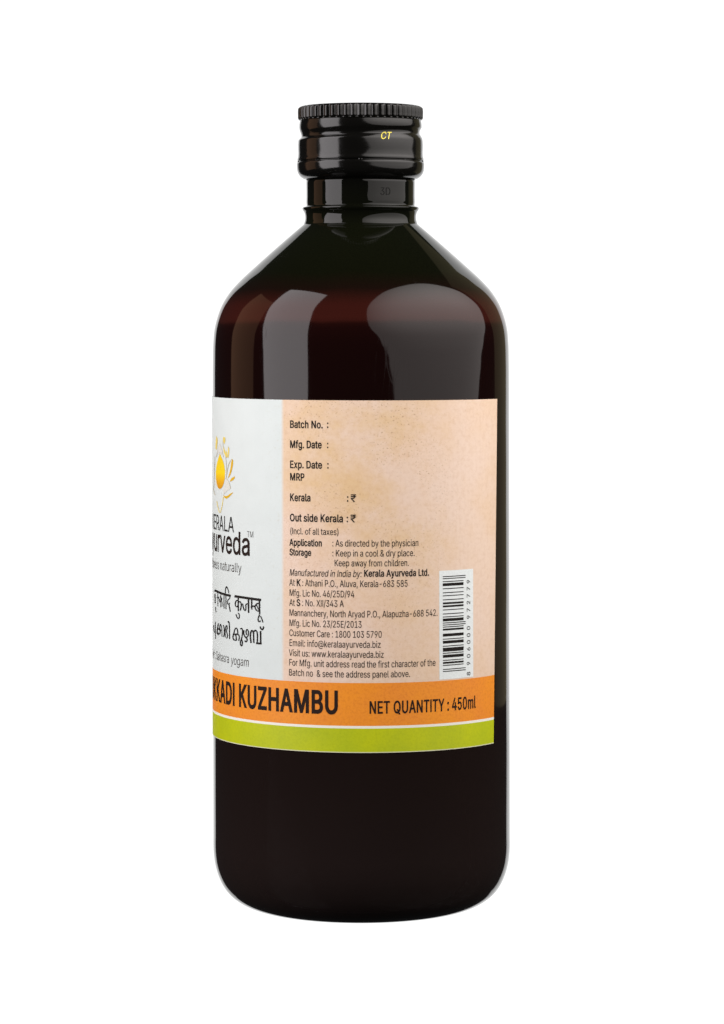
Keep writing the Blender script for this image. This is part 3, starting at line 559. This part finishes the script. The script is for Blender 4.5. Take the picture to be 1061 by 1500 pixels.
def text_on(name, runs, mat, parent=None, tilt=0.004, R=R0 + 1.05, ctx=None):
    """runs: (text, x of anchor letter, anchor index, x of end, y of baseline at anchor, cap height, bold, slant)"""
    allm = bmesh.new()
    for (txt, x0, i0, x1, y, ch, bold, slant) in runs:
        ua, Y = unproj(x0, y); ub_ = unproj(x1, y)[0]
        sy = ch / CAPH
        sx = (ub_ - ua) / width(txt[i0:])
        bm = text_tris(txt, bold, slant, sx / sy)
        off = ua - width(txt[:i0]) * sx
        for v in bm.verts:
            v.co.x = v.co.x * sy + off; v.co.y = v.co.y * sy
        for k in range(int(min(v.co.x for v in bm.verts) // 6), int(max(v.co.x for v in bm.verts) // 6) + 1):
            bmesh.ops.bisect_plane(bm, geom=bm.verts[:] + bm.edges[:] + bm.faces[:], plane_co=(k * 6, 0, 0), plane_no=(1, 0, 0))
        for v in bm.verts:
            u, h = v.co.x, v.co.y
            v.co = paper(u, Y - h + tilt * (u - ua), R + v.co.z)
        tmp = bpy.data.meshes.new('t'); bm.to_mesh(tmp); bm.free()
        allm.from_mesh(tmp); bpy.data.meshes.remove(tmp)
    me = bpy.data.meshes.new('t'); allm.to_mesh(me); allm.free()
    fix_normals(me)
    return link(name, me, mat, parent or label, smooth=False)
def fix_normals(me):
    bm = bmesh.new(); bm.from_mesh(me)
    for f in bm.faces:
        c = f.calc_center_median(); f.normal_update()
        if f.normal.x * c.x + f.normal.y * c.y < 0: f.normal_flip()
    bm.to_mesh(me); bm.free()

B = 0.017; N = 0.001
XL = 424.6
text_on('printed_text', [('Batch No.', XL, 0, 473.5, 626.4, 10.2, B, 0), (':', 479.0, 0, 481.6, 626.6, 10.2, B, 0)], ink)
text_on('printed_text', [('Mfg. Date', XL, 0, 471.8, 655.7, 10.2, B, 0), (':', 479.0, 0, 481.6, 656.2, 10.2, B, 0)], ink)
text_on('printed_text', [('Exp. Date', XL, 0, 472.3, 685.2, 10.2, B, 0), (':', 479.4, 0, 482, 686, 10.2, B, 0)], ink)
text_on('printed_text', [('MRP', XL, 0, 446.6, 703.2, 9.9, B, 0)], ink)
text_on('printed_text', [('Kerala', XL, 0, 455.7, 733.4, 10.2, B, 0), (':', 508.2, 0, 511, 734.6, 10.2, B, 0), ('₹', 513.6, 0, 522.4, 735.2, 10.6, B * .3, 0)], ink)
text_on('printed_text', [('Out side Kerala', XL, 0, 503.2, 763.0, 10.2, B, 0), (':', 507.6, 0, 510.4, 764.6, 10.2, B, 0), ('₹', 513.4, 0, 522.2, 765.0, 10.6, B * .3, 0)], ink)
text_on('printed_text', [('(Incl. of all taxes)', XL, 0, 497.2, 782.0, 9.0, N, 0)], ink)
text_on('printed_text', [('Application', XL - .3, 0, 472.2, 798.8, 9.2, B, 0), (': As directed by the physician', 486.6, 0, 613.6, 800.2, 9.2, N, 0)], ink)
text_on('printed_text', [('Storage', XL - .3, 0, 456.4, 813.0, 9.2, B, 0), (': Keep in a cool & dry place.', 486.6, 0, 608, 814.8, 9.2, N, 0)], ink)
text_on('printed_text', [('Keep away from children.', 489.8, 0, 599.6, 829.2, 9.2, N, 0)], ink)
text_on('printed_text', [('Manufactured in India by:', XL - .8, 0, 530, 842.8, 9.3, N, .16), ('Kerala Ayurveda Ltd.', 533, 0, 629, 844.6, 9.3, B, 0)], ink)
text_on('printed_text', [('At', XL - .6, 0, 432.2, 857.6, 9.3, N, 0), ('K', 434.4, 0, 440.8, 858, 9.3, B, 0), (': Athani P.O., Aluva, Kerala-683 585', 442.6, 0, 598, 858.2, 9.3, N, 0)], ink)
text_on('printed_text', [('Mfg. Lic No. 46/25D/94', XL - .6, 0, 519.7, 872.6, 9.3, N, 0)], ink)
text_on('printed_text', [('At', XL - .6, 0, 432.2, 887, 9.3, N, 0), ('S', 434.4, 0, 440.4, 887.3, 9.3, B, 0), (': No. XII/343 A', 442.6, 0, 504, 887.5, 9.3, N, 0)], ink)
text_on('printed_text', [('Mannanchery, North Aryad P.O., Alapuzha-688 542.', XL - .8, 0, 641.4, 901.6, 9.3, N, 0)], ink)
text_on('printed_text', [('Mfg. Lic No. 23/25E/2013', XL - .8, 0, 530.6, 916.6, 9.3, N, 0)], ink)
text_on('printed_text', [('Customer Care : 1800 103 5790', XL - .8, 0, 560, 931.2, 9.3, N, 0)], ink)
text_on('printed_text', [('Email: info@keralaayurveda.biz', XL - .8, 0, 558.3, 945.8, 9.3, N, 0)], ink)
text_on('printed_text', [('Visit us: www.keralaayurveda.biz', XL - 1.2, 0, 562.8, 960.4, 9.3, N, 0)], ink)
text_on('printed_text', [('For Mfg. unit address read the first character of the', XL - 1.2, 0, 638.5, 974.6, 9.3, N, 0)], ink)
text_on('printed_text', [('Batch no  & see the address panel above.', XL - 1.4, 0, 601.4, 989.2, 9.3, N, 0)], ink)
text_on('quantity_text', [('NET QUANTITY : 450ml', 540.4, 0, 697.0, 1045.2, 17.0, B * .75, 0)], ink_brown)
text_on('product_name', [('UKKADI KUZHAMBU', 349.4, 7, 497.2, 1033.8, 31.0, .019, 0)], ink_brown)
text_on('brand_name', [('KERALA', 321.6, 3, 343.4, 776.4, 21.6, .004, 0)], ink)
text_on('brand_name', [('Ayurveda', 322.8, 4, 367.6, 808.0, 32.0, .010, 0)], ink_brown)
text_on('trademark_sign', [('TM', 362.0, 0, 372.0, 786.6, 8.8, -.006, 0)], ink_soft)
text_on('slogan_text', [('Wellness naturally', 322.6, 9, 354.4, 834.2, 13.6, -.004, 0)], ink_soft)
text_on('reference_text', [('Ref : Sahasra', 317.0, 6, 336.2, 965.6, 12.6, -.004, 0), ('yogam', 338.4, 0, 365.0, 972.4, 12.6, -.004, .12)], ink_soft)

# strokes traced for the two Indian scripts and the lotus emblem
def stroke_bm(strokes, bm, R):
    for k, (pts, w) in enumerate(strokes):
        rr = R + 0.01 * k
        # round the polyline
        P_ = [Vector(p) for p in pts]
        for _ in range(2):
            if len(P_) < 3: break
            Q = [P_[0]]
            for a, c in zip(P_, P_[1:]):
                Q += [a * .75 + c * .25, a * .25 + c * .75]
            Q.append(P_[-1]); P_ = Q
        def vert(p): 
            u, Y = unproj(p.x, p.y); return bm.verts.new(paper(u, Y, rr))
        prev = None; n = len(P_)
        for i, p in enumerate(P_):
            t = (P_[min(i + 1, n - 1)] - P_[max(i - 1, 0)])
            if t.length < 1e-6: continue
            t.normalize(); nrm = Vector((-t.y, t.x))
            a, c = vert(p + nrm * w / 2), vert(p - nrm * w / 2)
            if prev: bm.faces.new((prev[0], a, c, prev[1]))
            prev = (a, c)
def trace(name, strokes, mat, org, sc_, R=R0 + 1.05, polys=()):
    bm = bmesh.new()
    stroke_bm([([(org[0] + x * sc_, org[1] + y * sc_) for x, y in p], w * sc_ * 1.3) for p, w in strokes], bm, R)
    for k, pl in enumerate(polys):
        fl = bmesh.new(); vs_ = []
        for x, y in pl:
            u, Y = unproj(org[0] + x * sc_, org[1] + y * sc_); vs_.append(fl.verts.new((u, Y, 0)))
        fl.faces.new(vs_)
        for c in range(int(min(v.co.x for v in vs_) // 4), int(max(v.co.x for v in vs_) // 4) + 1):
            bmesh.ops.bisect_plane(fl, geom=fl.verts[:] + fl.edges[:] + fl.faces[:], plane_co=(c * 4, 0, 0), plane_no=(1, 0, 0))
        for v in fl.verts: v.co = paper(v.co.x, v.co.y, R + .05 + .01 * k)
        tmp = bpy.data.meshes.new('t'); fl.to_mesh(tmp); fl.free(); bm.from_mesh(tmp); bpy.data.meshes.remove(tmp)
    me = bpy.data.meshes.new('t'); bm.to_mesh(me); bm.free(); fix_normals(me)
    return link(name, me, mat, label, smooth=False)
k_ = 90 / 1061
trace('hindi_text', [
    ([(112, 108), (200, 150), (300, 185), (395, 205)], 30),
    ([(122, 170), (125, 330)], 13), ([(135, 395), (133, 430), (140, 490)], 9),
    ([(170, 160), (172, 385)], 8), ([(152, 240), (176, 212), (196, 262), (206, 318)], 11),
    ([(222, 180), (222, 405)], 8), ([(206, 222), (236, 235), (240, 285), (206, 312)], 11), ([(238, 300), (247, 335), (242, 390)], 8),
    ([(277, 185), (277, 425)], 11), ([(310, 190), (312, 435)], 12),
    ([(303, 165), (299, 110), (312, 45), (330, 50), (348, 95), (362, 160)], 11), ([(312, 48), (325, 70)], 20),
    ([(378, 210), (378, 252), (348, 268), (336, 310), (344, 352), (368, 348), (378, 325)], 12), ([(364, 350), (372, 400), (387, 480)], 13),
    ([(460, 212), (600, 232), (760, 258), (918, 278)], 32),
    ([(523, 240), (525, 470)], 17), ([(523, 285), (488, 285), (470, 335), (478, 385), (502, 400), (524, 365)], 14),
    ([(523, 322), (552, 298), (574, 335), (576, 395), (558, 460)], 15),
    ([(520, 500), (546, 528), (542, 590), (518, 602), (500, 570), (485, 522)], 13),
    ([(700, 265), (703, 500)], 19), ([(598, 338), (610, 405), (632, 460), (654, 455), (656, 405), (652, 348), (700, 342)], 15),
    ([(755, 275), (757, 440)], 17), ([(738, 392), (752, 398), (762, 440)], 16), ([(745, 388), (815, 385)], 20),
    ([(890, 332), (840, 340), (808, 390), (828, 450), (872, 475), (892, 460)], 16), ([(832, 350), (882, 455)], 12),
    ([(888, 285), (893, 522)], 19), ([(893, 530), (876, 560), (864, 610), (874, 652), (898, 652), (902, 632)], 14),
    ([(880, 552), (912, 560), (935, 615), (950, 665)], 14)], ink, (305, 855), k_)
trace('malayalam_text', [
    ([(125, 120), (133, 420)], 10), ([(100, 180), (105, 300), (132, 312)], 12),
    ([(180, 150), (166, 230), (156, 310), (180, 355)], 15), ([(165, 240), (200, 250), (222, 285)], 22),
    ([(216, 160), (200, 220), (214, 300), (198, 345), (176, 310)], 14), ([(214, 158), (238, 200), (243, 380)], 10),
    ([(262, 182), (280, 210), (284, 345), (266, 385)], 13),
    ([(295, 290), (310, 200), (326, 180), (336, 230), (318, 285), (336, 335), (336, 395), (318, 408)], 13), ([(300, 270), (298, 395)], 9),
    ([(345, 130), (358, 110), (372, 160), (374, 420)], 14), ([(346, 112), (358, 138)], 18),
    ([(445, 335), (460, 265), (486, 220), (512, 262), (517, 330)], 15), ([(428, 342), (525, 335)], 19),
    ([(442, 342), (430, 390), (446, 440), (500, 442)], 16), ([(480, 345), (494, 435)], 15), ([(495, 342), (532, 340), (545, 390), (530, 452)], 15),
    ([(558, 250), (586, 228), (600, 280), (592, 370), (576, 432)], 14),
    ([(576, 425), (558, 475), (566, 535), (588, 540), (600, 480), (580, 425)], 15),
    ([(622, 265), (616, 335), (642, 388), (684, 388), (702, 335), (696, 275), (672, 248), (654, 295), (668, 350)], 15),
    ([(640, 385), (672, 410), (682, 445), (656, 474), (634, 448)], 16),
    ([(746, 490), (730, 380), (740, 295), (766, 265), (788, 305), (792, 490)], 18), ([(790, 300), (822, 262), (852, 300), (857, 400), (850, 485)], 17),
    ([(832, 492), (926, 502)], 24), ([(909, 282), (912, 500)], 20),
    ([(904, 205), (914, 245), (940, 260), (957, 240), (960, 203)], 19)], ink, (305, 900), k_)
kl = 80 / 923
m_drop, nt, b = new_mat('golden_drop_print')
tc = P(nt, 'ShaderNodeTexCoord'); sx = P(nt, 'ShaderNodeSeparateXYZ'); mr = P(nt, 'ShaderNodeMapRange'); cr = P(nt, 'ShaderNodeValToRGB')
nt.links.new(tc.outputs['Object'], sx.inputs[0]); nt.links.new(sx.outputs['Z'], mr.inputs['Value'])
mr.inputs['From Min'].default_value = Z(718); mr.inputs['From Max'].default_value = Z(664)
e = cr.color_ramp.elements; e[0].color = lin(176, 112, 16); e[1].color = lin(212, 182, 28)
k = e.new(.3); k.color = lin(204, 150, 12); k = e.new(.55); k.color = lin(220, 190, 6)
nt.links.new(mr.outputs[0], cr.inputs[0]); nt.links.new(cr.outputs[0], b.inputs['Base Color']); b.inputs['Roughness'].default_value = .5
drop = [(203, 450), (225, 500), (250, 560), (275, 640), (290, 760), (286, 870), (266, 960), (240, 1025), (203, 1052), (170, 1030), (148, 960), (135, 870), (134, 760), (148, 640), (172, 545)]
trace('lotus_drop', [], m_drop, (305, 625), kl, polys=[drop])
gold_petals = [[(412, 540), (428, 575), (424, 640), (408, 720), (388, 790), (360, 845), (335, 870), (350, 830), (368, 760), (385, 680), (392, 600)],
               [(455, 832), (452, 870), (425, 905), (372, 926), (385, 890), (410, 858)],
               [(430, 1105), (400, 1140), (360, 1185), (315, 1214), (285, 1202), (258, 1150), (300, 1172), (340, 1158), (380, 1125)]]
for pl in gold_petals:
    trace('lotus_petal', [], gold, (305, 625), kl, polys=[pl])
for pl in [[(258, 168), (294, 178), (292, 250), (280, 290), (258, 250)], [(262, 325), (288, 400), (316, 470), (318, 525), (290, 485), (264, 420)],
           [(342, 325), (362, 370), (359, 440), (345, 530), (330, 500), (337, 420)], [(306, 395), (324, 425), (327, 525), (310, 505)],
           [(140, 150), (166, 200), (160, 290), (150, 392), (126, 360), (134, 260)]]:
    trace('lotus_petal', [], pale_gold, (305, 625), kl, polys=[pl])
trace('lotus_outline', [([(262, 1180), (248, 1300), (210, 1450)], 9), ([(150, 1250), (170, 1360), (195, 1450)], 8)], pale_gold, (305, 625), kl)
trace('lotus_petal', [], pale_grey, (305, 625), kl, polys=[[(300, 860), (345, 900), (376, 1000), (384, 1045), (320, 1085), (264, 1145), (262, 1050), (284, 970)]])
trace('lotus_petal', [], pale_grey, (305, 625), kl, polys=[[(203, 285), (226, 350), (244, 430), (225, 470), (203, 430), (180, 470), (164, 430), (180, 350)]])
trace('lotus_outline', [([(95, 1040), (105, 1120), (128, 1150)], 10), ([(203, 285), (240, 400), (262, 510)], 7), ([(203, 285), (165, 400), (142, 510)], 7),
                        ([(262, 175), (250, 270), (270, 400), (300, 500)], 7), ([(410, 545), (365, 590), (335, 690), (318, 810)], 8),
                        ([(300, 865), (345, 905), (376, 1000), (384, 1045)], 8), ([(300, 500), (318, 700), (312, 860)], 7), ([(118, 500), (108, 800), (98, 1040)], 5)], grey_line, (305, 625), kl)

# barcode: a white patch with EAN-13 bars that climb it, and the digits turned on their side
def quad(bm, u0, u1, Y0, Y1, R, n=4, sl=0.0):
    vs_ = [[bm.verts.new(paper(u0 + (u1 - u0) * i / n, Yv + sl * (i / n), R)) for i in range(n + 1)] for Yv in (Y0, Y1)]
    for i in range(n): bm.faces.new((vs_[0][i], vs_[0][i + 1], vs_[1][i + 1], vs_[1][i]))
ubl, Yt = unproj(643.6, 836.4); ubr = unproj(693.2, 835)[0]; Ybt = unproj(643.4, 995.8)[1]
bm = bmesh.new(); quad(bm, ubl, ubr, Yt, Ybt, R0 + .95, 8)
me = bpy.data.meshes.new('t'); bm.to_mesh(me); bm.free(); fix_normals(me)
patch = link('barcode_patch', me, patch_white, label, smooth=False)
code = '8906000972779'
Lc = ['0001101', '0011001', '0010011', '0111101', '0100011', '0110001', '0101111', '0111011', '0110111', '0001011']
Rc = [''.join('1' if c == '0' else '0' for c in s) for s in Lc]
Gc = [s[::-1] for s in Rc]
par = ['LLLLLL', 'LLGLGG', 'LLGGLG', 'LLGGGL', 'LGLLGG', 'LGGLLG', 'LGGGLL', 'LGLGLG', 'LGLGGL', 'LGGLGL'][int(code[0])]
bits = '101' + ''.join((Lc if p == 'L' else Gc)[int(d)] for p, d in zip(par, code[1:7])) + '01010' + ''.join(Rc[int(d)] for d in code[7:]) + '101'
uA = unproj(648.8, 900)[0]; uB = unproj(679.2, 900)[0]; uG = unproj(682.2, 900)[0]
yb0 = unproj(649, 984.6)[1]; yb1 = unproj(649, 844.2)[1]
mod = (yb0 - yb1) / 95
bm = bmesh.new(); i = 0
while i < 95:
    if bits[i] == '1':
        j = i
        while j < 95 and bits[j] == '1': j += 1
        guard = i < 3 or i >= 92 or 45 <= i < 50
        quad(bm, uA, uG if guard else uB, yb0 - i * mod, yb0 - j * mod + .1, R0 + 1.05)
        i = j
    else: i += 1
me = bpy.data.meshes.new('t'); bm.to_mesh(me); bm.free(); fix_normals(me)
link('barcode_bars', me, ink, label, smooth=False)
bm = bmesh.new()
u_dig = unproj(688.8, 900)[0]
ydig = [unproj(685.4, y)[1] for y in (987.2, 972.2, 961.2, 951.0, 940.8, 930.6, 920.3, 904.3, 893.8, 883.0, 873.0, 862.6, 852.4)]
for d, yc in zip(code, ydig):
    t = text_tris(d, 0.012, 0, 1.0)
    sy = 7.6 / CAPH; w = GLYPHS[d][0]
    for v in t.verts:
        a, h = (v.co.x - w / 2) * sy, v.co.y * sy * .88
        v.co = paper(u_dig - h, yc - a, R0 + 1.05)
    tmp = bpy.data.meshes.new('t'); t.to_mesh(tmp); t.free(); bm.from_mesh(tmp); bpy.data.meshes.remove(tmp)
me = bpy.data.meshes.new('t'); bm.to_mesh(me); bm.free(); fix_normals(me)
link('barcode_digits', me, ink, label, smooth=False)

# ------------------------------------------------------------------ marks on the cap and the neck
def marks(name, txt, x0, x1, y, ch, R, mat, parent, bold, slant, fn=None):
    ax = axis_x(y); k = DIST / (DIST - R)
    u0 = math.asin((x0 - ax) / k / R); u1 = math.asin((x1 - ax) / k / R)
    Y = YH + (y - YH) / (1 + R * math.cos(u0) / DIST)
    sy = ch / CAPH; sx = (u1 - u0) * R / width(txt)
    bm = text_tris(txt, bold, slant, sx / sy)
    for v in bm.verts:
        th = u0 + v.co.x * sy / R; yy = Y - v.co.y * sy
        rr = fn(yy) if fn else R
        v.co = (rr * math.sin(th) * S, -rr * math.cos(th) * S, Z(yy))
    me = bpy.data.meshes.new('t'); bm.to_mesh(me); bm.free(); fix_normals(me)
    return link(name, me, mat, parent, smooth=False)
yellow = simple('yellow_print', lin(206, 192, 58)[:3], .4, .4)
def cap_r(y):
    pr = sorted(spline_pts(cap_prof, 4))
    best = 0
    for (a, ra), (b2, rb) in zip(pr, pr[1:]):
        if a <= y <= b2: best = ra + (rb - ra) * (y - a) / max(1e-6, b2 - a)
    return max(best, 88.6) + 0.5
marks('cap_mark', 'CT', 556.4, 572.2, 203.6, 10.4, 90, yellow, cap, .006, .34, cap_r)
marks('embossed_mark', '3D', 557.0, 573.0, 285.6, 11.0, 79.75, simple('embossed_shadow_plastic', (.0012, .0012, .0010), .5, .10), body, 0.0, 0)
